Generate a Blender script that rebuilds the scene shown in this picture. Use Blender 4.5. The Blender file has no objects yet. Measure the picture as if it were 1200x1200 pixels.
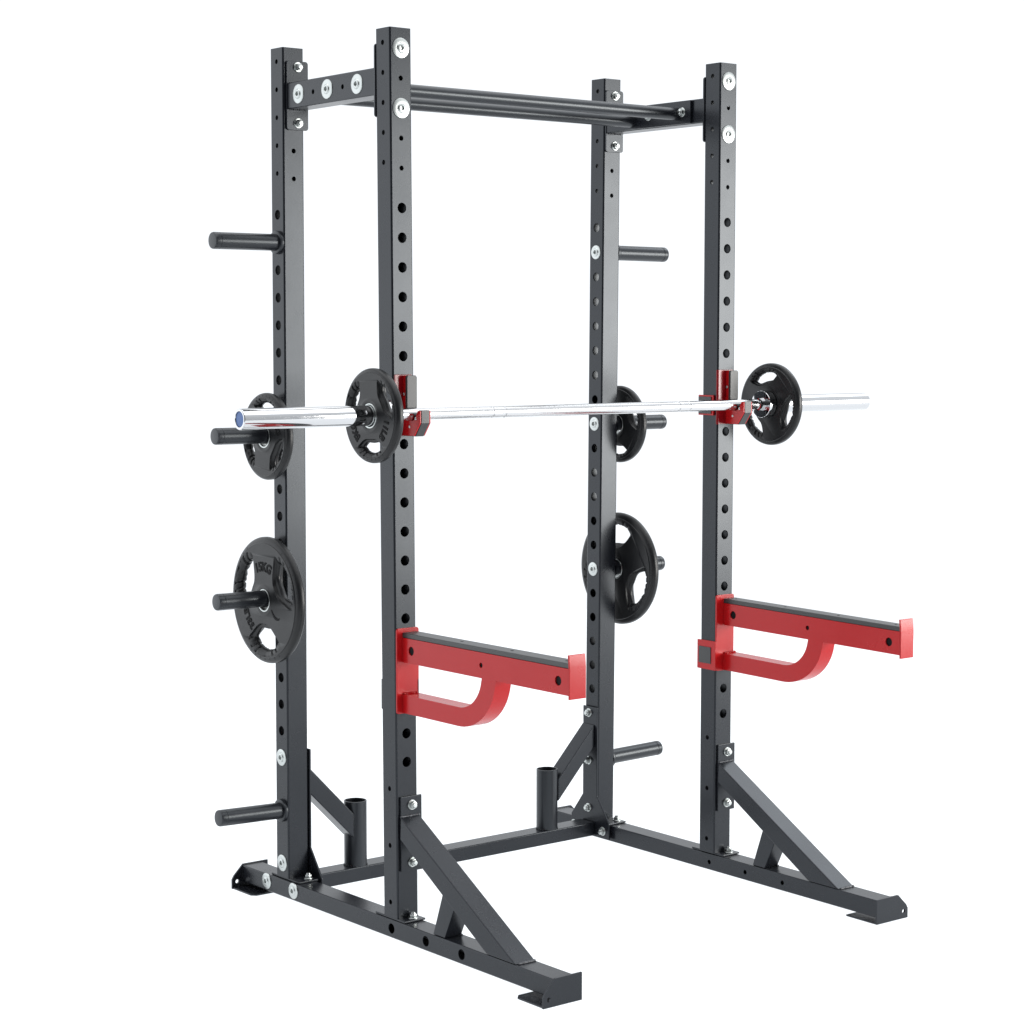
import bpy, bmesh, math, random
from math import sin, cos, pi, radians, sqrt, atan2
from mathutils import Vector, Matrix
from mathutils.geometry import tessellate_polygon

random.seed(7)
SC = bpy.context.scene
COL = SC.collection

# ------------------------------------------------------------------ camera
cam_data = bpy.data.cameras.new('camera')
cam_data.sensor_width = 36.0
cam_data.lens = 36.0 * 2505.55 / 1200.0
cam_data.clip_start = 0.05
cam_data.clip_end = 200.0
cam = bpy.data.objects.new('camera', cam_data)
cam.location = (-2.9432, -4.16, 1.4931)
cam.rotation_euler = (1.4857, -0.0012, -0.671)
COL.objects.link(cam)
SC.camera = cam

# ------------------------------------------------------------------ view
SC.view_settings.view_transform = 'Standard'
SC.view_settings.look = 'None'
SC.view_settings.gamma = 1.0
SC.view_settings.exposure = 0.0
SC.view_settings.use_curve_mapping = False

# ------------------------------------------------------------------ world: white photo studio, dimmer behind the photographer
world = bpy.data.worlds.new('World')
SC.world = world
world.use_nodes = True
wn, wl = world.node_tree.nodes, world.node_tree.links
bg = wn['Background']
tc = wn.new('ShaderNodeTexCoord')
dot = wn.new('ShaderNodeVectorMath'); dot.operation = 'DOT_PRODUCT'
dot.inputs[1].default_value = (0.62, 0.78, 0.10)
ramp = wn.new('ShaderNodeMapRange'); ramp.interpolation_type = 'SMOOTHSTEP'
ramp.inputs['From Min'].default_value = -0.95
ramp.inputs['From Max'].default_value = 0.10
ramp.inputs['To Min'].default_value = 0.06
ramp.inputs['To Max'].default_value = 1.14
wl.new(tc.outputs['Generated'], dot.inputs[0])
wl.new(dot.outputs['Value'], ramp.inputs['Value'])
# extra world glow added at back left to brighten the left faces of the steel
dot2 = wn.new('ShaderNodeVectorMath'); dot2.operation = 'DOT_PRODUCT'
dot2.inputs[1].default_value = (-0.66, 0.75, 0.0)
ramp2 = wn.new('ShaderNodeMapRange'); ramp2.interpolation_type = 'SMOOTHSTEP'
ramp2.inputs['From Min'].default_value = 0.55
ramp2.inputs['From Max'].default_value = 0.98
ramp2.inputs['To Min'].default_value = 0.0
ramp2.inputs['To Max'].default_value = 0.75
add = wn.new('ShaderNodeMath'); add.operation = 'ADD'
wl.new(tc.outputs['Generated'], dot2.inputs[0])
wl.new(dot2.outputs['Value'], ramp2.inputs['Value'])
wl.new(ramp.outputs['Result'], add.inputs[0]); wl.new(ramp2.outputs['Result'], add.inputs[1])
wl.new(add.outputs['Value'], bg.inputs['Strength'])
bg.inputs['Color'].default_value = (0.93, 0.962, 1.0, 1)


# ------------------------------------------------------------------ studio lamps
def area(name, loc, target, sx, sy, power, color=(1, 1, 1)):
    d = bpy.data.lights.new(name, 'AREA')
    d.shape = 'RECTANGLE'; d.size = sx; d.size_y = sy
    d.energy = power; d.color = color
    o = bpy.data.objects.new(name, d)
    o.location = loc
    v = Vector(target) - Vector(loc)
    o.rotation_euler = v.to_track_quat('-Z', 'Y').to_euler()
    COL.objects.link(o)
    return o


area('overhead_fill', (0.3, -0.6, 6.0), (0.3, -0.6, 0.0), 7.5, 7.5, 260)  # unseen lamp added overhead to help whiten the floor
area('under_floor_fill', (0.25, -0.5, -1.2), (0.25, -0.5, 0.0), 14.0, 14.0, 450, (0.90, 0.955, 1.0))  # lamp added below the floor to wash out contact shadows
area('side_softbox', (7.0, 0.7, 6.2), (1.0, 0.0, 0.6), 3.2, 3.2, 95, (0.90, 0.95, 1.0))
area('key_softbox', (4.80, -4.62, 1.50), (0.55, 0.2, 1.3), 3.3, 2.5, 385, (1.0, 0.985, 0.95))


# ------------------------------------------------------------------ materials
def principled(name, base, rough, metallic=0.0, tint=None, bump=0.0, bscale=900.0, vary=0.0, spec=0.5, coat=0.0, rvary=0.0, vscale=6.0):
    m = bpy.data.materials.new(name); m.use_nodes = True
    nt = m.node_tree; n = nt.nodes; l = nt.links
    b = n['Principled BSDF']
    b.inputs['Base Color'].default_value = (*base, 1)
    b.inputs['Roughness'].default_value = rough
    b.inputs['Metallic'].default_value = metallic
    b.inputs['Specular IOR Level'].default_value = spec
    b.inputs['Coat Weight'].default_value = coat
    b.inputs['Coat Roughness'].default_value = 0.12
    if tint: b.inputs['Specular Tint'].default_value = (*tint, 1)
    t = n.new('ShaderNodeTexCoord')
    if bump:
        no = n.new('ShaderNodeTexNoise'); no.inputs['Scale'].default_value = bscale
        no.inputs['Detail'].default_value = 3
        bp = n.new('ShaderNodeBump'); bp.inputs['Strength'].default_value = bump
        bp.inputs['Distance'].default_value = 0.0006
        l.new(t.outputs['Object'], no.inputs['Vector'])
        l.new(no.outputs['Fac'], bp.inputs['Height'])
        l.new(bp.outputs['Normal'], b.inputs['Normal'])
    if vary or rvary:
        n2 = n.new('ShaderNodeTexNoise'); n2.inputs['Scale'].default_value = vscale
        n2.inputs['Detail'].default_value = 6; n2.inputs['Roughness'].default_value = 0.65
        l.new(t.outputs['Object'], n2.inputs['Vector'])
        if vary:
            mr = n.new('ShaderNodeMapRange')
            mr.inputs['To Min'].default_value = 1 - vary; mr.inputs['To Max'].default_value = 1 + vary
            mx = n.new('ShaderNodeVectorMath'); mx.operation = 'SCALE'
            mx.inputs[0].default_value = base
            l.new(n2.outputs['Fac'], mr.inputs['Value'])
            l.new(mr.outputs['Result'], mx.inputs['Scale'])
            l.new(mx.outputs['Vector'], b.inputs['Base Color'])
        if rvary:
            mr = n.new('ShaderNodeMapRange')
            mr.inputs['From Min'].default_value = 0.3; mr.inputs['From Max'].default_value = 0.7
            mr.inputs['To Min'].default_value = rough - rvary; mr.inputs['To Max'].default_value = rough + rvary
            l.new(n2.outputs['Fac'], mr.inputs['Value'])
            l.new(mr.outputs['Result'], b.inputs['Roughness'])
    return m


M_STEEL = principled('charcoal_powder_coat', (0.0085, 0.0095, 0.0125), 0.27, bump=0.010, bscale=1100, vary=0.10, rvary=0.025, spec=0.375, tint=(0.89, 0.945, 1.0))
M_RED = principled('red_paint', (0.40, 0.007, 0.009), 0.24, bump=0.01, bscale=700, vary=0.06, rvary=0.05, spec=0.31)
M_RED_DARK = principled('deep_red_paint', (0.19, 0.003, 0.006), 0.22, bump=0.02, bscale=600)
M_CHROME = principled('chrome', (0.57, 0.575, 0.585), 0.055, metallic=1.0, rvary=0.02, vscale=30)
M_SATIN = principled('satin_chrome', (0.61, 0.61, 0.615), 0.15, metallic=1.0, bump=0.10, bscale=1800)
M_ZINC = principled('zinc_plate', (0.50, 0.525, 0.515), 0.34, metallic=1.0, bump=0.05, bscale=500, vary=0.06)
M_RUBBER = principled('black_rubber', (0.008, 0.0085, 0.0095), 0.36, bump=0.05, bscale=800, rvary=0.05, vscale=14, spec=0.33)
M_LINER = principled('black_plastic_liner', (0.028, 0.029, 0.030), 0.40, bump=0.05, bscale=900)
M_BLUE = principled('blue_plastic_cap', (0.06, 0.13, 0.33), 0.45)
def floor_material():
    """white translucent sheet, lit from above and by a lamp added underneath against contact shadows"""
    m = bpy.data.materials.new('translucent_white_floor'); m.use_nodes = True
    n, l = m.node_tree.nodes, m.node_tree.links
    n.remove(n['Principled BSDF'])
    df = n.new('ShaderNodeBsdfDiffuse'); df.inputs['Color'].default_value = (.9, .9, .9, 1)
    tr = n.new('ShaderNodeBsdfTranslucent'); tr.inputs['Color'].default_value = (.9, .9, .9, 1)
    no = n.new('ShaderNodeTexNoise'); no.inputs['Scale'].default_value = 3
    mr = n.new('ShaderNodeMapRange'); mr.inputs['To Min'].default_value = .79; mr.inputs['To Max'].default_value = .81
    mx = n.new('ShaderNodeMixShader')
    l.new(no.outputs['Fac'], mr.inputs['Value']); l.new(mr.outputs['Result'], mx.inputs['Fac'])
    l.new(df.outputs[0], mx.inputs[1]); l.new(tr.outputs[0], mx.inputs[2])
    l.new(mx.outputs[0], n['Material Output'].inputs['Surface'])
    return m


M_FLOOR = floor_material()
M_PEG = principled('satin_black_tube', (0.010, 0.011, 0.014), 0.31, bump=0.01, bscale=900, spec=0.45, tint=(0.90, 0.96, 1.0))
M_WELD = principled('weld_highlight', (0.06, 0.063, 0.07), 0.28, metallic=0.55, spec=0.8)  # lightened to put the highlights on the beads into the colour
M_LETTER_SHADE = principled('black_letters_and_hole_shade', (0.003, 0.003, 0.0035), 0.6, spec=0.12)  # raised letters, and the black discs that shade the arm holes


# ------------------------------------------------------------------ mesh helpers
class MB:
    def __init__(self):
        self.bm = bmesh.new()

    def box(self, x0, x1, y0, y1, z0, z1, bev=0.0015, seg=2):
        return self.prism([(x0, y0), (x1, y0), (x1, y1), (x0, y1)], 'z', z0, z1, bev, seg)

    def prism(self, poly, axis, lo, hi, bev=0.0015, seg=2, xf=None):
        """poly in (y,z) for axis x, (x,z) for axis y, (x,y) for axis z"""
        def mk(p, h):
            if axis == 'x': return Vector((h, p[0], p[1]))
            if axis == 'y': return Vector((p[0], h, p[1]))
            return Vector((p[0], p[1], h))
        t = bmesh.new()
        a = [t.verts.new(mk(p, lo)) for p in poly]
        b = [t.verts.new(mk(p, hi)) for p in poly]
        n = len(poly)
        t.faces.new(a); t.faces.new(b[::-1])
        for i in range(n):
            t.faces.new((a[i], b[i], b[(i + 1) % n], a[(i + 1) % n]))
        bmesh.ops.recalc_face_normals(t, faces=t.faces)
        if bev:
            es = [e for e in t.edges if e.calc_face_angle(0) > radians(25)]
            bmesh.ops.bevel(t, geom=es, offset=bev, segments=seg, affect='EDGES', profile=0.5, clamp_overlap=True)
        if xf:
            for v in t.verts: v.co = xf(v.co)
        self.merge(t)
        return self

    def merge(self, t):
        me = bpy.data.meshes.new('tmp'); t.to_mesh(me); t.free()
        self.bm.from_mesh(me); bpy.data.meshes.remove(me)

    def lathe(self, prof, origin, axis, n=32, close=True, xf=None):
        """prof: list of (r, h) along axis"""
        ax = Vector(axis).normalized()
        u = ax.orthogonal().normalized(); w = ax.cross(u)
        o = Vector(origin)
        t = bmesh.new(); rings = []
        for r, h in prof:
            if r < 1e-6:
                rings.append([t.verts.new(o + ax * h)])
            else:
                rings.append([t.verts.new(o + ax * h + (u * cos(2 * pi * i / n) + w * sin(2 * pi * i / n)) * r) for i in range(n)])
        for A, B in zip(rings, rings[1:]):
            for i in range(n):
                j = (i + 1) % n
                if len(A) == 1 and len(B) == 1: continue
                if len(A) == 1: t.faces.new((A[0], B[i], B[j]))
                elif len(B) == 1: t.faces.new((A[i], A[j], B[0]))
                else: t.faces.new((A[i], A[j], B[j], B[i]))
        bmesh.ops.recalc_face_normals(t, faces=t.faces)
        if xf:
            for v in t.verts: v.co = xf(v.co)
        self.merge(t)
        return self

    def bead(self, p0, p1, r=0.0032, n=None):
        """row of small weld ripples"""
        p0, p1 = Vector(p0), Vector(p1)
        L = (p1 - p0).length
        n = n or max(3, int(L / 0.0052))
        d = (p1 - p0).normalized()
        for i in range(n):
            p = p0.lerp(p1, (i + 0.5) / n)
            rr = r * random.uniform(0.8, 1.15)
            t = bmesh.new()
            bmesh.ops.create_icosphere(t, subdivisions=2, radius=rr)
            for v in t.verts: v.co = v.co + p + d * random.uniform(-.0006, .0006)
            self.merge(t)
        return self

    def build(self, name, mat, root, parent=None, ang=32, xf=None, wn=True):
        if xf:
            for v in self.bm.verts: v.co = xf(v.co)
        me = bpy.data.meshes.new(name)
        self.bm.to_mesh(me); self.bm.free()
        if root is not None:
            me.transform(Matrix.Translation(-root.location))
        me.shade_smooth()
        me.set_sharp_from_angle(angle=radians(ang))
        me.materials.append(mat)
        o = bpy.data.objects.new(name, me); COL.objects.link(o)
        if parent is not None: o.parent = parent
        elif root is not None: o.parent = root
        if wn:
            md = o.modifiers.new('weighted_normal', 'WEIGHTED_NORMAL')
            md.mode = 'FACE_AREA'; md.weight = 80; md.keep_sharp = True
        return o


def thing(name, loc, label, cat, group=None):
    o = bpy.data.objects.new(name, None)
    o.empty_display_size = 0.1
    o.location = loc
    o['label'] = label; o['category'] = cat
    if group: o['group'] = group
    COL.objects.link(o)
    return o


ROT = {'-x': (0, -pi / 2, 0), '+x': (0, pi / 2, 0), '-y': (pi / 2, 0, 0), '+y': (-pi / 2, 0, 0), '+z': (0, 0, 0)}
BOLT_CACHE = {}


def bolt_mesh(kind):
    if kind in BOLT_CACHE: return BOLT_CACHE[kind]
    b = MB()
    if kind.startswith('washer'):
        R = float(kind.split('_')[1]) / 1000
        b.lathe([(0, .0006), (.0048, .0006), (.0054, .0012), (.0058, .0052), (.0066, .0058), (.0095, .0055), (.0118, .0042),
                 (.0126, .0028), (R - .0015, .0026), (R - .0004, .0020), (R, .0012), (R, -.0004)], (0, 0, 0), (0, 0, 1), 40)
    else:
        b.lathe([(0, .0022), (.0118, .0022), (.0126, .0014), (.0128, -.0004)], (0, 0, 0), (0, 0, 1), 32)
        hexa = [(.0098 * cos(pi / 3 * i), .0098 * sin(pi / 3 * i)) for i in range(6)]
        b.prism(hexa, 'z', .0018, .0098, .0009, 2)
        b.lathe([(.0062, .009), (.0062, .0122), (.0050, .0142), (0, .0146)], (0, 0, 0), (0, 0, 1), 20)
    me = bpy.data.meshes.new('bolt')
    b.bm.to_mesh(me); b.bm.free()
    me.shade_smooth(); me.set_sharp_from_angle(angle=radians(32))
    me.materials.append(M_ZINC)
    BOLT_CACHE[kind] = me
    return me


def bolt(kind, p, normal, root, parent):
    o = bpy.data.objects.new('bolt', bolt_mesh(kind))
    COL.objects.link(o)
    o.parent = parent
    o.location = Vector(p) - root.location
    r = ROT[normal]
    o.rotation_euler = r
    # turn each bolt about its own axis by a random amount
    q = Matrix.Rotation(random.uniform(0, pi), 4, 'Z')
    e = bpy.data.objects  # noqa
    m = Matrix.Rotation(0, 4, 'Z')
    from mathutils import Euler
    m = Euler(r).to_matrix().to_4x4() @ q
    o.rotation_euler = m.to_euler()
    return o


def tube_with_holes(b, x0, x1, y0, y1, z0, z1, holes, r=0.004, depth=0.003):
    """vertical square tube; holes: dict face -> [(u offset from face middle, z, radius)]"""
    cx, cy = (x0 + x1) / 2, (y0 + y1) / 2
    W, Dp = x1 - x0, y1 - y0
    bm = b.bm
    faces = {'-y': (Vector((1, 0, 0)), Vector((0, -1, 0)), W, Vector((cx, y0, 0))),
             '+x': (Vector((0, 1, 0)), Vector((1, 0, 0)), Dp, Vector((x1, cy, 0))),
             '+y': (Vector((-1, 0, 0)), Vector((0, 1, 0)), W, Vector((cx, y1, 0))),
             '-x': (Vector((0, -1, 0)), Vector((-1, 0, 0)), Dp, Vector((x0, cy, 0)))}
    for key, (U, N, wid, C) in faces.items():
        hw = wid / 2 - r
        def P(u, z, d=0.0):
            return bm.verts.new(C + U * u + Vector((0, 0, z)) - N * d)
        hs = sorted(holes.get(key, []), key=lambda h: h[1])
        z = z0
        for (uo, hz, hr) in hs:
            c = hr * 1.3
            if hz - c > z + 1e-5:
                bm.faces.new((P(-hw, z), P(hw, z), P(hw, hz - c), P(-hw, hz - c)))
            # cell with a hole
            angs = [2 * pi * i / 28 for i in range(28)]
            for su in (-1, 1):
                for sv in (-1, 1):
                    angs.append(atan2(sv * c, su * hw - uo) % (2 * pi))
            angs = sorted(set(round(a, 6) for a in angs))
            inner, outer, deep = [], [], []
            for a in angs:
                ca, sa = cos(a), sin(a)
                t = 1e9
                if ca > 1e-9: t = min(t, (hw - uo) / ca)
                if ca < -1e-9: t = min(t, (-hw - uo) / ca)
                if sa > 1e-9: t = min(t, c / sa)
                if sa < -1e-9: t = min(t, -c / sa)
                outer.append(P(uo + ca * t, hz + sa * t))
                inner.append(P(uo + ca * hr, hz + sa * hr))
                deep.append(P(uo + ca * hr * .985, hz + sa * hr * .985, depth))
            n = len(angs)
            for i in range(n):
                j = (i + 1) % n
                bm.faces.new((inner[i], outer[i], outer[j], inner[j]))
                bm.faces.new((deep[i], inner[i], inner[j], deep[j]))
            z = hz + c
        bm.faces.new((P(-hw, z), P(hw, z), P(hw, z1), P(-hw, z1)))
    # rounded corner strips
    for (sx, sy, a0) in ((1, 1, 0), (-1, 1, pi / 2), (-1, -1, pi), (1, -1, 1.5 * pi)):
        ox, oy = (x1 - r if sx > 0 else x0 + r), (y1 - r if sy > 0 else y0 + r)
        prev = None
        for k in range(5):
            a = a0 + pi / 2 * k / 4
            p = (ox + r * cos(a), oy + r * sin(a))
            cur = (bm.verts.new((p[0], p[1], z0)), bm.verts.new((p[0], p[1], z1)))
            if prev: bm.faces.new((prev[0], cur[0], cur[1], prev[1]))
            prev = cur
    for zz, fl in ((z0, -1), (z1, 1)):
        loop = []
        for (sx, sy, a0) in ((1, 1, 0), (-1, 1, pi / 2), (-1, -1, pi), (1, -1, 1.5 * pi)):
            ox, oy = (x1 - r if sx > 0 else x0 + r), (y1 - r if sy > 0 else y0 + r)
            for k in range(5):
                a = a0 + pi / 2 * k / 4
                loop.append(bm.verts.new((ox + r * cos(a), oy + r * sin(a), zz)))
        bm.faces.new(loop if fl > 0 else loop[::-1])
    bmesh.ops.remove_doubles(bm, verts=bm.verts, dist=1e-6)


# ------------------------------------------------------------------ setting
b = MB()
b.bm.faces.new([b.bm.verts.new(p) for p in ((-4.5, -5.5, 0), (5, -5.5, 0), (5, 4.5, 0), (-4.5, 4.5, 0))])
fl = b.build('floor', M_FLOOR, None)
fl['kind'] = 'structure'

# ------------------------------------------------------------------ power rack
W, D, A, B, H = 1.0654, 0.4787, 0.0619, 0.0586, 2.2011
PITCH = 0.07
ZF0, ZL0, ZT, ZS = 1.7800, 1.7834, 2.1535, 2.1672
rack = thing('power_rack', (0.56, 0.2, 0.0),
             'tall charcoal steel power rack with four drilled uprights, carrying the barbell and the red arms', 'power rack')


def lean(side, front):
    """the bolted frame is not perfectly square: uprights lean a few millimetres"""
    sg = 1 if side == 'L' else -1
    lx = 0.0034 if front else 0.0025
    ly = 0.0049 if front else -0.0047
    def f(v):
        return Vector((v[0] + sg * lx * (1.079 - v[2]), v[1] + ly * (v[2] - 1.079), v[2]))
    return f


def toe(side):
    sg = 1 if side == 'L' else -1
    return lambda v: Vector((v[0] - sg * 0.0073 * v[1], v[1], v[2]))


SMALL, BIG = 0.0062, 0.0126
X0 = {'L': 0.0, 'R': W}
for side in 'LR':
    x0 = X0[side]
    inner = '+x' if side == 'L' else '-x'
    outer = '-x' if side == 'L' else '+x'
    # ---- front upright
    f = lean(side, True)
    small_side = [(0, ZS - n * PITCH, SMALL) for n in range(5)] + [(0, ZL0 - n * PITCH, SMALL) for n in (20, 22, 24)]
    fr = [(0, ZT - n * PITCH, SMALL) for n in (1, 3, 4)] + [(0, ZF0 - n * PITCH, BIG) for n in range(20)]
    b = MB()
    tube_with_holes(b, x0, x0 + A, 0, B, 0.0665, H, {'-y': fr, '+y': fr, '-x': small_side, '+x': small_side})
    up = b.build('upright', M_STEEL, rack, xf=f)
    for n in (0, 2):
        bolt('washer_24', f((x0 + A / 2, 0, ZT - n * PITCH)), '-y', rack, up)
    fp = MB().box(x0 + .003, x0 + .0645, -.036, .089, .0622, .0672, .0012).bead((x0 + .004, .0, .0685), (x0 + .06, .0, .0685), .002)
    fp = fp.build('foot_plate', M_STEEL, rack, up)
    bolt('nut', (x0 + .040, -.018, .0672), '+z', rack, up)
    # ---- rear upright
    f = lean(side, False)
    y0 = D
    sm = [(0, ZS - n * PITCH, SMALL) for n in range(5)]
    lad = sm + [(0, ZL0 - n * PITCH, BIG) for n in range(20) if n not in ((1, 8, 14))]
    frs = [(0, ZT - n * PITCH, SMALL) for n in (1, 3, 4)]
    b = MB()
    tube_with_holes(b, x0, x0 + A, y0, y0 + B, 0.0665, H, {'-y': frs, '+y': frs, '-x': lad, '+x': lad})
    up = b.build('upright', M_STEEL, rack, xf=f)
    MB().box(x0 + .003, x0 + .0645, y0 - .045, y0 + B + .03, .0622, .0672, .0012).build('foot_plate', M_STEEL, rack, up)
    bolt('nut', (x0 + (.046 if side == 'L' else .050), y0 - .022, .0672), '+z', rack, up)
    yc = y0 + B / 2
    if side == 'L':
        for n in (20, 24):
            bolt('washer_22', f((x0, yc, ZL0 - n * PITCH)), '-x', rack, up)
    else:
        for n in (1, 8, 14):
            bolt('washer_20', f((x0, yc, ZL0 - n * PITCH)), '-x', rack, up)
        for n in (20, 24):
            bolt('washer_22', f((x0 + A, yc, ZL0 - n * PITCH)), '+x', rack, up)
    # ---- storage pegs on the outer face of the rear upright
    for n in (1, 8, 14, 22):
        z = ZL0 - n * PITCH
        ctr = f((x0 if side == 'L' else x0 + A, yc, z))
        d = -1 if side == 'L' else 1
        L = .192 if side == 'L' else .2020
        tilt = {'L': (.001, .004, .004, .016), 'R': (-.003, -.001, .000, .012)}[side][(1, 8, 14, 22).index(n)]
        ax = Vector((d * L, 0, tilt * .35)).normalized()
        p = MB().lathe([(.0205, .004), (.0213, .006), (.0213, L - .018), (.0205, L - .0172), (.0205, L - .0163), (.0214, L - .0155),
                        (.0214, L - .004), (.0203, L - .001), (.0178, L), (0, L)], ctr, ax, 40)
        pg = p.build('storage_peg', M_PEG, rack)
        MB().lathe([(.0213, .0095), (.026, .0095), (.0290, .008), (.0298, .0055), (.0298, 0)], ctr, ax, 40).build('collar', M_PEG, rack, pg)

    # ---- base rail
    t = toe(side)
    hy = (.0166, -.1235, -.2634)
    rail = MB()
    rx0, rx1 = (x0, x0 + .0605) if side == 'L' else (x0, x0 + .0605)
    # rail is built standing on end so that it can have drilled side faces, then laid down
    big = [(0, .72 + y * -1 - .0, .0126) for y in hy]
    sml = [(0, .72 - y, .0062) for y in hy]
    big = [(0.0008, h[1], h[2]) for h in big]; sml = [(0.0008, h[1], h[2]) for h in sml]
    o_face, i_face = ('-x', '+x') if side == 'L' else ('+x', '-x')
    # upright frame: local (x, y', z') -> world (x, 0.72 - z', y' )  with y' in 0.0165..0.0617
    tube_with_holes(rail, rx0, rx1, .0165, .0617, .72 - .70, .72 + .597, {o_face: [(-h[0], h[1], h[2]) for h in big], i_face: sml}, r=.003)
    lay = lambda v, t=t: t((v[0], .72 - v[2], v[1]))
    rl = rail.build('base_rail', M_STEEL, rack, xf=lay)
    # foot brackets at both ends
    sgx = 1 if side == 'L' else -1
    xin = x0 + .079 if side == 'L' else x0 - .005
    xout = x0 - .0325 if side == 'L' else x0 + .111
    xr = x0 + .002 if side == 'L' else x0 + .0745
    for ye, dy in ((-.597, -.005), (.70, .005)):
        ylo, yhi = min(ye, ye + dy), max(ye, ye + dy)
        poly = [(xin, .0012), (xin, .0645), (xr, .0645), (xout + sgx * .006, .0360), (xout, .0260), (xout, .0012)]
        fb = MB()
        # plate with a bolt hole: outline fan around the hole
        hx, hz, hr = xout + sgx * .0155, .0195, .0055
        bm = fb.bm
        def ringpt(a, rad=None):
            return (hx + hr * cos(a), hz + hr * sin(a))
        # split the outline into the part round the hole and the rest
        xs = hx + sgx * .014
        zt_ = .0645 if (xs - xr) * sgx > 0 else .0360 + (.0645 - .0360) * (xs - (xout + sgx * .006)) / (xr - (xout + sgx * .006))
        near = [(xs, .0012), (xs, zt_), (xout + sgx * .006, .0360), (xout, .0260), (xout, .0012)]
        far = [(xin, .0012), (xin, .0645), (xr, .0645), (xs, zt_), (xs, .0012)]
        fb.prism(far, 'y', ylo, yhi, 0)
        N = 24
        ring = [ringpt(2 * pi * i / N) for i in range(N)]
        tris = tessellate_polygon([[Vector((p[0], p[1], 0)) for p in near], [Vector((p[0], p[1], 0)) for p in ring]])
        allp = near + ring
        va = [bm.verts.new((p[0], ylo, p[1])) for p in allp]
        vb = [bm.verts.new((p[0], yhi, p[1])) for p in allp]
        for tri in tris:
            bm.faces.new([va[i] for i in tri]); bm.faces.new([vb[i] for i in reversed(tri)])
        for off, cnt in ((0, len(near)), (len(near), N)):
            for i in range(cnt):
                j = (i + 1) % cnt
                bm.faces.new((va[off + i], va[off + j], vb[off + j], vb[off + i]))
        bmesh.ops.remove_doubles(bm, verts=bm.verts, dist=1e-6)
        # bottom plate turned in under the rail
        y2 = ye - (.101 if dy < 0 else -.101) * -1 if False else (ye + .1 if dy < 0 else ye - .1)
        ya, yb = (ye - .0005, y2) if dy < 0 else (y2, ye + .0005)
        xa, xb = sorted((xin, xout + sgx * .002))
        c = .012
        if dy < 0: pl = [(xa, ya), (xb, ya), (xb, yb - c * (sgx < 0)), (xb - c * (sgx < 0), yb), (xa + c * (sgx > 0), yb), (xa, yb - c * (sgx > 0))]
        else: pl = [(xa + c * (sgx > 0), ya), (xb - c * (sgx < 0), ya), (xb, ya + c * (sgx < 0)), (xb, yb), (xa, yb), (xa, ya + c * (sgx > 0))]
        cl = []
        for p in pl:
            if not cl or (abs(p[0] - cl[-1][0]) + abs(p[1] - cl[-1][1])) > 1e-6: cl.append(p)
        fb.prism(cl, 'z', .0010, .0055, .0008)
        if dy < 0:
            fb.bead((x0 + .006, ye + .001, .0632), (x0 + .056, ye + .001, .0632), .0015)
        fb.build('foot_bracket', M_STEEL, rack, rl, xf=t)
    xo = x0 if side == 'L' else x0 + .0605
    for y in (.580, .4515):
        bolt('washer_21', t((xo, y, .0425)), outer, rack, rl)

    # ---- front diagonal brace
    f = t
    bx0, bx1 = x0 + .0030, x0 + .0615
    if side == 'L': bx0 += .005; bx1 += .007
    else: bx0 += .001; bx1 += .004
    br = MB()
    br.prism([(-.0105, .3170), (-.4640, .0622), (-.3570, .0622), (-.0105, .2640)], 'x', x0 + .001, x0 + .0595, .003, 3,
             xf=lambda v, bx0=bx0, x0=x0: Vector((v.x - (.001 if v.z < .2 else .001) + (bx0 - x0) * max(0, min(1, (v.z - .06) / .25)), v.y, v.z)))
    brace = br.build('diagonal_brace', M_STEEL, rack, xf=t)
    for p_, q_ in (((x0 + .010, -.0095, .3182), (bx1 - .003, -.0095, .3182)), ((x0 + .008, -.4650, .0632), (x0 + .056, -.4650, .0632))):
        MB().bead(p_, q_, .0034, 16).build('weld_seam', M_WELD, rack, brace, xf=t)
    mp = MB()
    mp.box(x0 + .0085, x0 + .0705, -.0060, -.0006, .183, .3665, .0012)
    mp.build('mounting_plate', M_STEEL, rack, brace, xf=lean(side, True))
    st = MB()
    st.prism([(-.1480, .0622), (-.1935, .0622), (-.2300, .1385), (-.1860, .1690)], 'x', x0 + .0035, x0 + .0535, .002, 2)
    st.bead((x0 + .046, -.198, .063), (x0 + .056, -.194, .063), .0026, 2)
    st.build('strut', M_STEEL, rack, brace, xf=t)
    for z in (.3446, .2036):
        bolt('nut', lean(side, True)((x0 + .0415, -.0060, z)), '-y', rack, brace)

    # ---- top beam between the front and rear upright
    tb = MB()
    offs = [-.0055, .0065] if side == 'L' else [.0020, .0070]
    yb0, yb1 = B + .0102, D - .0100
    tube = [(yb0, 2.0465), (yb0, 2.1120), (yb1, 2.1120), (yb1, 2.0465)]
    def skew(v, x0=x0, side=side):
        k = (v.y - B) / (D - B)
        return Vector((v.x + offs[0] + (offs[1] - offs[0]) * k + (-.001 if side == 'R' else 0), v.y, v.z))
    holes = [(0, yy, SMALL) for yy in (.346, .210)]
    tube_with_holes(tb, x0 + .0015, x0 + .0600, 2.0468, 2.1120, yb0, yb1, {'-x': [(0, h[1], h[2]) for h in holes], '+x': [(0, h[1], h[2]) for h in holes]}, r=.0035)
    for v in tb.bm.verts: v.co = Vector((v.co.x, v.co.z, v.co.y))
    bmesh.ops.reverse_faces(tb.bm, faces=tb.bm.faces)
    for zz in (2.1128, 2.0460):
        tb.bead((x0 + .006, D - .0100, zz), (x0 + .056, D - .0100, zz), .0018)
    beam = tb.build('top_beam', M_STEEL, rack, xf=skew)
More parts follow.
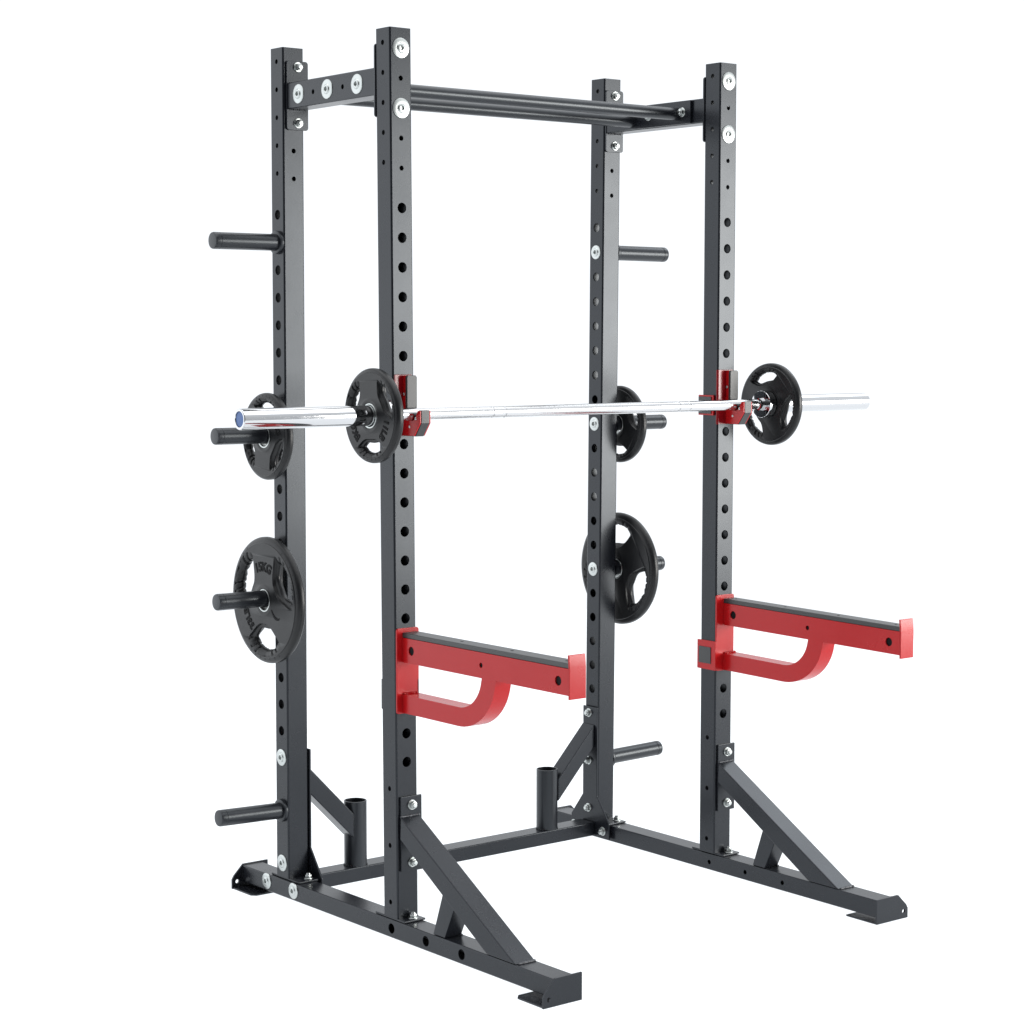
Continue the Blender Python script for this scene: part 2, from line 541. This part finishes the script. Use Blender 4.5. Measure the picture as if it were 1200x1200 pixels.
    for ya, yb in ((B + .0047, B + .0102), (D - .0102, D - .0047)):
        def mirror_round(x0, x1, z0, z1, r=.007, n=5):
            pts = []
            for (cx, cz, a0) in ((x1 - r, z1 - r, 0), (x0 + r, z1 - r, pi / 2), (x0 + r, z0 + r, pi), (x1 - r, z0 + r, 1.5 * pi)):
                for k in range(n): pts.append((cx + r * cos(a0 + pi / 2 * k / (n - 1)), cz + r * sin(a0 + pi / 2 * k / (n - 1))))
            return pts
        MB().prism(mirror_round(x0 - .0005, x0 + .0635, 1.9955, 2.1680), 'y', ya, yb, .0008).build('mounting_plate', M_STEEL, rack, beam, xf=skew)
    for z in (2.1531, 2.0130):
        bolt('nut', skew(Vector((x0 + .0330, D - .0102, z))), '-y', rack, beam)
    if side == 'L':
        for y in (.4145, .2795, .1440):
            bolt('washer_24', skew(Vector((x0 + .0015, y, 2.0800))), '-x', rack, beam)
    else:
        for y in (.4145, .2795, .1440):
            bolt('washer_24', skew(Vector((x0 + .0600, y, 2.0800))), '+x', rack, beam)

# ---- pull-up bars and the brackets they are welded to
for side in 'LR':
    x0 = X0[side]
    xa, xb = (.0605, .0660) if side == 'L' else (W - .0045, W + .0010)
    pb = MB().prism([(.112, 2.0485), (.112, 2.1105), (.452, 2.1105), (.452, 2.0485)], 'x', xa, xb, .001)
    br = pb.build('bar_bracket', M_STEEL, rack)
    for y in (.4145, .2795, .1440):
        bolt('nut', ((xb if side == 'L' else xa), y, 2.0800), '+x' if side == 'L' else '-x', rack, br)
for (y, z, y2, z2) in ((.168, 2.0775, .168, 2.0765), (.348, 2.0690, .350, 2.0700)):
    p0, p1 = Vector((.0662, y, z)), Vector((W - .0047, y2, z2))
    L = (p1 - p0).length
    MB().lathe([(.0165, 0), (.0165, L)], p0, p1 - p0, 40).build('pull_up_bar', M_PEG, rack)

# ---- rear cross bar with its upright holder tubes and gusset braces
cb = MB()
cb.prism([(.486, .0225), (.486, .0622), (.546, .0622), (.546, .0225)], 'x', .0745, W - .0125, .003, 3,
         xf=lambda v: Vector((v.x, v.y, v.z + .003 * (v.x / W))))
cbar = cb.build('cross_bar', M_STEEL, rack)
for side in 'LR':
    hx = .2345 if side == 'L' else .8985
    zb = .0622 + .003 * hx / W
    ht = MB()
    ht.lathe([(.0268, zb + .08), (.0268, .2365), (.0275, .2380), (.0300, .2380), (.0306, .2372), (.0306, zb)], (hx, .515, 0), (0, 0, 1), 48)
    for i in range(26):
        a = 2 * pi * i / 26
        ht.bead((hx + .031 * cos(a), .515 + .031 * sin(a) * .9, zb + .001), (hx + .031 * cos(a + .2), .515 + .031 * sin(a + .2) * .9, zb + .001), .0026, 1)
    ht.build('bar_holder', M_PEG, rack)
    xi = A + .0008 if side == 'L' else W - .0058 - .0008
    yc = .512
    gp = [(yc - .040, .402), (yc + .030, .402), (yc + .030, .141), (yc + .080, .072), (yc + .080, .022), (yc - .0905, .022), (yc - .0905, .068), (yc - .035, .141), (yc - .035, .402)]
    gp = [(yc - .0335, .402), (yc + .0295, .402), (yc + .0295, .141), (yc + .081, .074), (yc + .081, .0225), (yc - .0875, .0225), (yc - .0875, .069), (yc - .0335, .141)]
    xs = .0048 if side == 'R' else 0
    gs = MB().prism(gp, 'x', xi + (0.0032 if side == 'L' else -.0032), xi + .0055 + (0.0032 if side == 'L' else -.0032), .0018).build('gusset_plate', M_STEEL, rack)
    fx = xi + .0055 + .0032 if side == 'L' else xi - .0032
    nd = '+x' if side == 'L' else '-x'
    for n in (20, 22, 24):
        bolt('nut', (fx, .5155, ZL0 - n * PITCH), nd, rack, gs)
    for y in (.4515, .580):
        bolt('nut', (fx, y, .0440), nd, rack, gs)
    if side == 'L':
        gb = [(fx, .3500), (fx, .2830), (hx - .028, .1600), (hx - .020, .1405), (hx - .020, .2100)]
        gb = [(fx + .0005, .352), (fx + .0005, .284), (hx - .0215, .1420), (hx - .0215, .2080)]
    else:
        gb = [(fx - .0005, .352), (fx - .0005, .287), (hx + .0215, .1440), (hx + .0215, .2100)]
    g = MB().prism(gb, 'y', .489, .541, .003, 3)
    sgn = -1 if side == 'L' else 1
    g.bead((hx + sgn * .0225, .491, .148), (hx + sgn * .0225, .491, .206), .0022)
    g.build('gusset_brace', M_STEEL, rack)

# ------------------------------------------------------------------ weight plates
def plate_master(Rp, T, texts, name):
    """plate about the X axis, written face towards -X; picture-right is -Y; openings at 30, 150 and 270 degrees"""
    Hh = T / 2
    holder = bpy.data.objects.new(name, None)
    holder.empty_display_size = .1
    COL.objects.link(holder)

    def pt(r, a, h):  # h>0 towards -X
        return Vector((-h, -r * cos(a), r * sin(a)))
    rf = .905 * Rp      # flat face ends here
    rhub = .041
    b = MB(); bm = b.bm
    NC = 120
    phm = radians(41)
    r_in, r_out = rhub + .12 * Rp, .893 * Rp
    mid0, half0 = (r_in + r_out) / 2, (r_out - r_in) / 2
    hin, hout = r_in + .085 * Rp, .775 * Rp
    mid1, half1 = (hin + hout) / 2, (hout - hin) / 2

    def sg(v, p): return math.copysign(abs(v) ** p, v)

    def contour(center, lvl):
        """lvl 0 = edge of the scoop in the face, 1 = edge of the through hole"""
        pts = []
        for i in range(NC):
            t = 2 * pi * i / NC
            s, q = sg(cos(t), .62), sg(sin(t), .62)
            ph0 = phm * s * (.80 + .20 * q); r0 = mid0 + half0 * q - .035 * Rp * (1 - s * s) * (q < 0) * 0
            ph1 = radians(31) * s * (.86 + .14 * q); r1 = mid1 + half1 * q
            ph = ph0 + (ph1 - ph0) * lvl; r = r0 + (r1 - r0) * lvl
            # finger grooves on the grip
            g = 0.0
            if q > .75 and lvl > .05:
                k = ph0 / phm
                w = abs(((k * 4.6 + .5) % 1.0) - .5)
                g = max(0, 1 - w / .20) * max(0, 1 - abs(k) ** 6)
            rim = min(1, max(0, (q - .45) / .35)); rim = rim * rim * (3 - 2 * rim)
            pts.append((ph + center, r + g * .014 * Rp * (.3 + .7 * lvl), g, rim))
        return pts

    levels = [(0, 1.0), (.025, .97), (.07, .82), (.15, .58), (.30, .48), (.48, .43), (.66, .38), (.82, .31), (.93, .20), (.98, .10), (1.0, .0)]
    cents = [radians(30), radians(150), radians(270)]
    for sd in (1, -1):
        outer = [(rf, 2 * pi * i / 192) for i in range(192)]
        hubc = [(rhub, 2 * pi * i / 64) for i in range(64)]
        loops = [outer, hubc]
        for c in cents:
            loops.append([(r, a) for a, r, g, rim in contour(c, 0)])
        polys = [[Vector((r * cos(a), r * sin(a), 0)) for r, a in lp] for lp in loops]
        tris = tessellate_polygon(polys)
        flat = [pt(r, a, sd * Hh) for lp in loops for r, a in lp]
        vs = [bm.verts.new(p) for p in flat]
        for tr in tris:
            bm.faces.new([vs[i] for i in (tr if sd > 0 else tr[::-1])])
        # rim profile
        prof = [(rf, 1.0), (rf + .005 * Rp, .95), (rf + .010 * Rp, .86), (.930 * Rp, .82), (.957 * Rp, .75), (.980 * Rp, .60), (.994 * Rp, .42), (Rp, .22), (Rp, 0)]
        prev = None
        for r, k in prof:
            cur = [bm.verts.new(pt(r, 2 * pi * i / 192, sd * Hh * k)) for i in range(192)]
            if prev:
                for i in range(192):
                    j = (i + 1) % 192
                    bm.faces.new((prev[i], prev[j], cur[j], cur[i]) if sd > 0 else (prev[i], cur[i], cur[j], prev[j]))
            prev = cur
        # hub
        prof = [(rhub, 1.0), (rhub - .001, 1.03), (rhub - .003, 1.05), (.0312, 1.05), (.0303, 1.0), (.0294, .85)]
        prev = None
        for r, k in prof:
            cur = [bm.verts.new(pt(r, 2 * pi * i / 64, sd * Hh * k)) for i in range(64)]
            if prev:
                for i in range(64):
                    j = (i + 1) % 64
                    bm.faces.new((prev[i], cur[i], cur[j], prev[j]))
            prev = cur
        # scoops
        for c in cents:
            prev = None
            for lv, k in levels:
                cur = [bm.verts.new(pt(r, a, sd * Hh * max(0, (k + (sqrt(max(0, 1 - lv ** 2.2)) - k) * rim) - g * .24 * (.02 < lv < .99)))) for a, r, g, rim in contour(c, lv)]
                if prev:
                    for i in range(NC):
                        j = (i + 1) % NC
                        bm.faces.new((prev[i], prev[j], cur[j], cur[i]))
                prev = cur
        # ribs across the rim beside each opening
        for c in cents:
            for k in range(-3, 4):
                a = c + radians(8.9 * k)
                for (ra, rb, ka, kb) in ((.880 * Rp, .950 * Rp, .955, .76),):
                    t = bmesh.new()
                    w = .0035 / Rp * (.163 if Rp > .14 else .12) * 6
                    pts = []
                    n = 6
                    for q in range(n + 1):
                        r = ra + (rb - ra) * q / n
                        kk = ka + (kb - ka) * (q / n) ** .8 + .03
                        for s2, dk in ((-1, -.10), (-.4, .02), (.4, .02), (1, -.10)):
                            pts.append(t.verts.new(pt(r, a + s2 * w / 2, sd * Hh * (kk + dk))))
                    for q in range(n):
                        for s2 in range(3):
                            i0 = q * 4 + s2
                            t.faces.new((pts[i0], pts[i0 + 1], pts[i0 + 5], pts[i0 + 4]))
                    b.merge(t)
    bmesh.ops.remove_doubles(bm, verts=bm.verts, dist=1e-6)
    bmesh.ops.recalc_face_normals(bm, faces=bm.faces)
    body = b.build('plate_body', M_RUBBER, None, holder, ang=38, wn=False)
    MB().lathe([(.0296, -Hh * .9), (.0296, -Hh * 1.0), (.0290, -Hh * 1.04), (.0268, -Hh * 1.04), (.0258, -Hh * .98),
                (.0258, Hh * .98), (.0268, Hh * 1.04), (.0290, Hh * 1.04), (.0296, Hh * 1.0), (.0296, Hh * .9)], (0, 0, 0), (1, 0, 0), 64).build('hub_ring', M_ZINC, None, holder)
    for txt, ang, size, rad in texts:
        cu = bpy.data.curves.new('txt', 'FONT')
        cu.body = txt; cu.size = size; cu.align_x = 'CENTER'; cu.align_y = 'CENTER'
        cu.extrude = .0008; cu.bevel_depth = .0003; cu.offset = .0010
        to = bpy.data.objects.new('txt', cu); COL.objects.link(to)
        dg = bpy.context.evaluated_depsgraph_get()
        me = bpy.data.meshes.new_from_object(to.evaluated_get(dg))
        bpy.data.objects.remove(to); bpy.data.curves.remove(cu)
        a = radians(ang)
        # curve the word round the plate
        for v in me.vertices:
            r = rad + v.co.y; th = a - v.co.x / rad
            v.co = pt(r, th, Hh + v.co.z)
        me.materials.clear(); me.materials.append(M_LETTER_SHADE)
        o = bpy.data.objects.new('lettering', me); COL.objects.link(o); o.parent = holder
    return holder


def copy_tree(o, parent=None):
    c = o.copy(); COL.objects.link(c)
    if parent is not None: c.parent = parent
    for ch in list(o.children): copy_tree(ch, c)
    return c


def kids(o):
    return [c for c in bpy.data.objects if c.parent == o]


small = plate_master(.1113, .0265, [('5KG', 210, .026, .070), ('11LB', 330, .026, .070)], 'weight_plate')
large = plate_master(.1632, .0315, [('15KG', 90, .033, .086), ('33LBS', 212, .030, .090), (')', 326, .042, .068)], 'weight_plate')
GP = 'black rubber tri-grip weight plates'


def place_plate(src, first, loc, side, ang, label, tilt=0.0, yaw=0.0):
    o = src if first else copy_tree(src)
    o.location = loc
    if side == 'L':
        o.rotation_euler = (radians(30 - ang), tilt, yaw)
    else:
        o.rotation_euler = (radians(30 - (180 - ang)), tilt, pi + yaw)
    o['label'] = label; o['category'] = 'weight plate'; o['group'] = GP
    return o


BARY, BARZ = -.0385, 1.2925
place_plate(small, True, (-.0840, BARY, BARZ - .0006), 'L', 33,
            'small black rubber plate on the nearer barbell sleeve, lettered 5KG and 11LB')
place_plate(small, False, (1.2300, BARY, BARZ - .0006), 'R', 103,
            'small black rubber plate on the far barbell sleeve beside the right red hook')
place_plate(small, False, (-.0345, .508, 1.2203), 'L', 204,
            'small black rubber plate on a left storage peg, partly behind the chrome sleeve')
place_plate(large, True, (-.0360, .508, .7990), 'L', 30,
            'large black rubber plate lettered 15KG hanging on the left side of the rack')
place_plate(small, False, (1.1620, .508, 1.2203), 'R', 27,
            'small black rubber plate on the right rear upright, behind the barbell shaft')
place_plate(large, False, (1.1640, .508, .7990), 'R', 92,
            'large black rubber plate hung on the right rear upright, half hidden behind it')

# ------------------------------------------------------------------ barbell
bar = thing('barbell', (.5755, BARY, BARZ), 'long chrome barbell resting across both red hooks, a plate on each sleeve', 'barbell')
XL, XR = -.4500, 1.6000
sh = MB()
def grooves(prof, marks, r):
    out = [prof[0]]
    for m in marks:
        out += [(r, m - .0034), (r - .0014, m - .0028), (r - .0014, m + .0028), (r, m + .0034)]
    out.append(prof[1]); return out
sh.lathe(grooves([(.0141, -.03), (.0141, 1.19)], [.262, .300, .880, .918], .0141), (0, BARY, BARZ), (1, 0, 0), 48)
sh.build('shaft', M_SATIN, bar)
for xa, d in ((XL, 1), (XR, -1)):
    L = (-.066 - XL) if d > 0 else (XR - 1.2130)
    s = MB()
    s.lathe([(.0178, .002), (.0183, .0004), (.0225, 0), (.0238, .001), (.0242, .0025), (.0242, L), (.0355, L), (.0364, L + .001), (.0364, L + .022), (.0355, L + .023),
             (.0200, L + .0235), (.0180, L + .040), (.0145, L + .041), (.0140, L + .041)], (xa, BARY, BARZ), (d, 0, 0), 64)
    sl = s.build('sleeve', M_CHROME, bar)
    MB().lathe([(.0180, .006), (.0178, .0030), (.0165, .0024), (0, .0020)], (xa, BARY, BARZ), (d, 0, 0), 40).build('end_cap', M_BLUE, bar, sl)

# ------------------------------------------------------------------ hooks holding the barbell
def j_hook(side):
    x0 = X0[side]
    lab = {'L': 'red hook with black liner on the left front upright, just behind the 5KG plate',
           'R': 'red hook with black liner and side tab on the right front upright'}[side]
    t = thing('j_hook', (x0 + A / 2, 0, 1.242), lab, 'bar hook', 'red hooks cradling the barbell')
    mx = (lambda x: x0 + x) if side == 'R' else (lambda x: x0 + A - x)

    def bx(b, xa, xb, *r, **k):
        a, c = sorted((mx(xa), mx(xb))); b.box(a, c, *r, **k)
    zb, zt = 1.2405, 1.3862
    # front plate bent round the inner corner of the tube
    mk = (lambda x: x0 + x + .0075) if side == 'R' else (lambda x: x0 + x + .0065)
    pts = [(-.0062, .0002)]
    for k in range(7):
        a = pi + pi / 2 * k / 6
        pts.append((-.0012 + .005 * cos(a), -.0008 + .005 * sin(a)))
    pts += [(.0500, -.0058), (.0500, -.0008), (-.0012, -.0008), (-.0012, .0002)]
    pm = [(mx(p[0]), p[1]) for p in pts]
    if side == 'L':
        # the bracket wraps the hidden inner face on this side
        pass
    if side == 'R':
        fpn = MB().prism(pm, 'z', zb, zt, .0006)
    else:
        fpn = MB().box(x0 + .0003, x0 + .0500, -.0058, -.0008, zb, zt, .001)
        fpn.box(x0 + .0490, x0 + A + .0062, -.0056, -.0010, 1.2635, 1.2960, .0008)
    fpn.build('front_plate', M_RED_DARK, t)
    w = MB(); bx(w, -.0064, -.0014, .010 if side == 'R' else -.0050, .0685, 1.2635, 1.3180 if side == 'R' else 1.2960, bev=.0012)
    bx(w, -.0064, .012, .0615, .0680, 1.2660, 1.3150 if side == 'R' else 1.2940, bev=.0012)
    wr = w.build('side_tab', M_RED, t)
    pd = MB(); bx(pd, -.0095, -.0066, .0165, .0655, 1.2680, 1.3135 if side == 'R' else 1.2920, bev=.0012)
    pd.build('side_pad', M_LINER, t, wr)
    prof = [(-.0058, 1.3840), (-.0165, 1.3840), (-.0165, 1.2960), (-.0225, 1.2800), (-.0270, 1.2782), (-.0480, 1.2782), (-.0560, 1.2840), (-.0660, 1.3015),
            (-.0750, 1.3015), (-.0750, 1.2725), (-.0515, 1.2415), (-.0058, 1.2415)]
    o1, o2 = (.0160, .0478)
    for xa, xb in ((o1, o1 + .004), (o2 - .004, o2)):
        a, c = sorted((mk(xa), mk(xb)))
        sp = MB().prism(prof, 'x', a, c, .0009).build('side_plate', M_RED, t)
        face = min(a, c) if min(a, c) < x0 + .035 else max(a, c)
        dr = (-1, 0, 0) if min(a, c) < x0 + .035 else (1, 0, 0)
        for (y, z) in ((-.0105, 1.3400), (-.0590, 1.2830), (-.0340, 1.2630)):
            MB().lathe([(0, .0022), (.0022, .0020), (.0034, .0010), (.0036, -.0003)], (face, y, z), dr, 20).build('rivet', M_ZINC, t, sp)
    core = [(-.0060, 1.3820), (-.0190, 1.3820), (-.0240, 1.3790), (-.0240, 1.2960), (-.0255, 1.2842), (-.0300, 1.2790), (-.0385, 1.2782), (-.0470, 1.2790), (-.0530, 1.2842),
            (-.0650, 1.3030), (-.0762, 1.3030), (-.0762, 1.2722), (-.0525, 1.2402), (-.0060, 1.2402)]
    a, c = sorted((mk(o1 + .0043), mk(o2 - .0043)))
    MB().prism(core, 'x', a, c, .0008).build('liner', M_LINER, t)
    a, c = sorted((mk(o1 - .0003), mk(o2 - .0030)))
    rc, rp = .0065, []
    for (px_, pz_, a0) in ((c - rc, 1.3845 - rc, 0), (a + rc, 1.3845 - rc, pi / 2), (a + rc * .3, 1.3065 + rc * .3, pi), (c - rc * .3, 1.3065 + rc * .3, 1.5 * pi)):
        rr_ = rc if pz_ > 1.35 else rc * .3
        for q in range(6): rp.append((px_ + rr_ * cos(a0 + pi / 10 * q), pz_ + rr_ * sin(a0 + pi / 10 * q)))
    MB().prism(rp, 'y', -.0248, -.0168, .0012, 2).build('back_pad', M_LINER, t)
    return t


j_hook('L'); j_hook('R')

# ------------------------------------------------------------------ red safety arms
def safety_arm(side):
    x0 = X0[side]
    lab = {'L': 'red safety arm with black top strip jutting forward from the left front upright',
           'R': 'red safety arm with black top strip jutting forward from the right front upright'}[side]
    t = thing('safety_arm', (x0 + A / 2, -.006, .573), lab, 'safety arm', 'red safety arms')
    ax0, ax1 = (.0190, .0650) if side == 'L' else (W + .0235, W + .0695)
    p0, p1 = (.0030, .0680) if side == 'L' else (W - .0022, W + .0628)
    zs = .0 if side == 'L' else -.0005
    slope = .0030 if side == 'L' else -.0085
    xs = -.004 if side == 'L' else .0
    def sag(v):
        k = max(0, -v[1] - .006) / .63
        return Vector((v[0] + xs * k, v[1], v[2] + slope * k + zs))
    # mounting plate with rounded corners
    def rr(a, b_, c, d, r=.006, n=4):
        pts = []
        for (cx, cz, s) in ((b_ - r, d - r, 0), (a + r, d - r, pi / 2), (a + r, c + r, pi), (b_ - r, c + r, 1.5 * pi)):
            for k in range(n): pts.append((cx + r * cos(s + pi / 2 * k / (n - 1)), cz + r * sin(s + pi / 2 * k / (n - 1))))
        return pts
    mp = MB().prism(rr(p0, p1, .5700, .7775), 'y', -.0062, -.0007, .001)
    mpo = mp.build('mounting_plate', M_RED, t)
    # wrap-round tab on the inner side of the upright
    sx = (A + .0008, A + .0062) if side == 'L' else (W - .0062, W - .0008)
    w = MB().box(sx[0], sx[1], -.0062, .0650, .5715, .6510, .0012)
    tab = w.build('side_tab', M_RED, t)
    bl = MB().box(*sorted((x0 + .0040 if side == 'L' else W - .0005, (A + .0005) if side == 'L' else W + .0580)), .0572, .0615, .5745, .6480, .0010)
    bl.build('back_lip', M_LINER, t, tab)
    px = (A + .0064, A + .0084) if side == 'L' else (W - .0084, W - .0064)
    MB().box(px[0], px[1], .0105, .0575, .5885, .6335, .001).build('side_pad', M_LINER, t, tab)
    # main tube and the brace swept below it, flush with one another, drilled right through
    cy, cz = -.2320, .7010
    inner, outer = [], []
    for k in range(17):
        a = -pi / 2 - radians(76) * k / 16
        inner.append((cy + .0840 * cos(a) * 1.05, cz + .0840 * sin(a)))
        outer.append((cy + .1290 * cos(a) * 1.09, cz + .1290 * sin(a)))
    def clean(poly):
        cl = []
        for p in poly:
            if not cl or abs(p[0] - cl[-1][0]) + abs(p[1] - cl[-1][1]) > 1.2e-3: cl.append(p)
        return cl
    zt, zb = .7550, .6955
    ring_out = clean([(-.0064, zt), (-.6320, zt), (-.6320, zb), (-.3745, zb)] + [p for p in outer[::-1] if p[1] < zb - .001] + [(-.0064, .5722), (-.0064, .6170)]
                     + [])
    ring_in = clean([(-.0064, .6170)] + [p for p in inner if p[1] < zb - .001] + [(-.3210, zb), (-.0064, zb)])
    # the opening between tube and brace is closed at the upright by the mounting plate, so the outline runs round it
    outline = clean([(-.0064, zt), (-.6320, zt), (-.6320, zb), (-.3745, zb)] + [p for p in outer[::-1] if p[1] < zb - .001] + [(-.0064, .5722)]
                    + ring_in)
    circ = [[(yc_ + r_ * cos(2 * pi * q / 24), zc_ + r_ * sin(2 * pi * q / 24)) for q in range(24)]
            for yc_, zc_, r_ in ((-.0425, .7262, .0110), (-.3180, .7255, .0062), (-.5970, .7250, .0110))]
    fb = bmesh.new()
    loops = [outline] + circ
    tris = tessellate_polygon([[Vector((p[0], p[1], 0)) for p in lp] for lp in loops])
    allp = [p for lp in loops for p in lp]
    va = [fb.verts.new((ax0, p[0], p[1])) for p in allp]
    vb = [fb.verts.new((ax1, p[0], p[1])) for p in allp]
    for tr in tris:
        fb.faces.new([va[q] for q in tr]); fb.faces.new([vb[q] for q in tr[::-1]])
    off = 0
    for lp in loops:
        n_ = len(lp)
        for q in range(n_):
            q2 = (q + 1) % n_
            fb.faces.new((va[off + q], vb[off + q], vb[off + q2], va[off + q2]))
        off += n_
    bmesh.ops.recalc_face_normals(fb, faces=fb.faces)
    outer_set = set(va[:len(outline)]) | set(vb[:len(outline)])
    es = [e for e in fb.edges if e.verts[0] in outer_set and e.verts[1] in outer_set and e.calc_face_angle(0) > radians(40)
          and abs(e.verts[0].co.x - e.verts[1].co.x) < 1e-6]
    bmesh.ops.bevel(fb, geom=es, offset=.0026, segments=3, affect='EDGES', profile=.5, clamp_overlap=True)
    af = MB(); af.merge(fb)
    af.bead((ax0 + .002, -.0085, .6185), (ax1 - .002, -.0085, .6185), .0030)
    frame = af.build('arm_frame', M_RED, t, xf=sag)
    for yc_, zc_, r_ in ((-.0425, .7262, .0110), (-.3180, .7255, .0062), (-.5970, .7250, .0110)):  # black discs stand in for the shade inside a hollow tube
        MB().lathe([(0, .0030), (r_ * .97, .0030), (r_ * .97, ax1 - ax0 - .0030), (0, ax1 - ax0 - .0030)], (ax0, yc_, zc_), (1, 0, 0), 24).build('hole_shade', M_LETTER_SHADE, t, frame, xf=sag)
    # black strip on top with countersunk screw holes
    pad = MB()
    tube_with_holes(pad, ax0 + .0005, ax1 - .0005, .7552, .7672, .0064, .6318, {'+y': [(0, yy, .0045) for yy in (.030, .215, .405, .600)]}, r=.002, depth=.006)
    pad.build('top_strip', M_LINER, t, xf=lambda v: sag((v[0], -v[2], v[1])))
    # end plate, its top bent back
    ep = MB().prism([(-.6324, .6870), (-.6374, .6870), (-.6374, .7560), (-.6345, .7850), (-.6295, .7850), (-.6324, .7560)], 'x', ax0 - .0005, ax1 + .0005, .0010)
    ep.build('end_plate', M_RED, t, xf=sag)
    return t


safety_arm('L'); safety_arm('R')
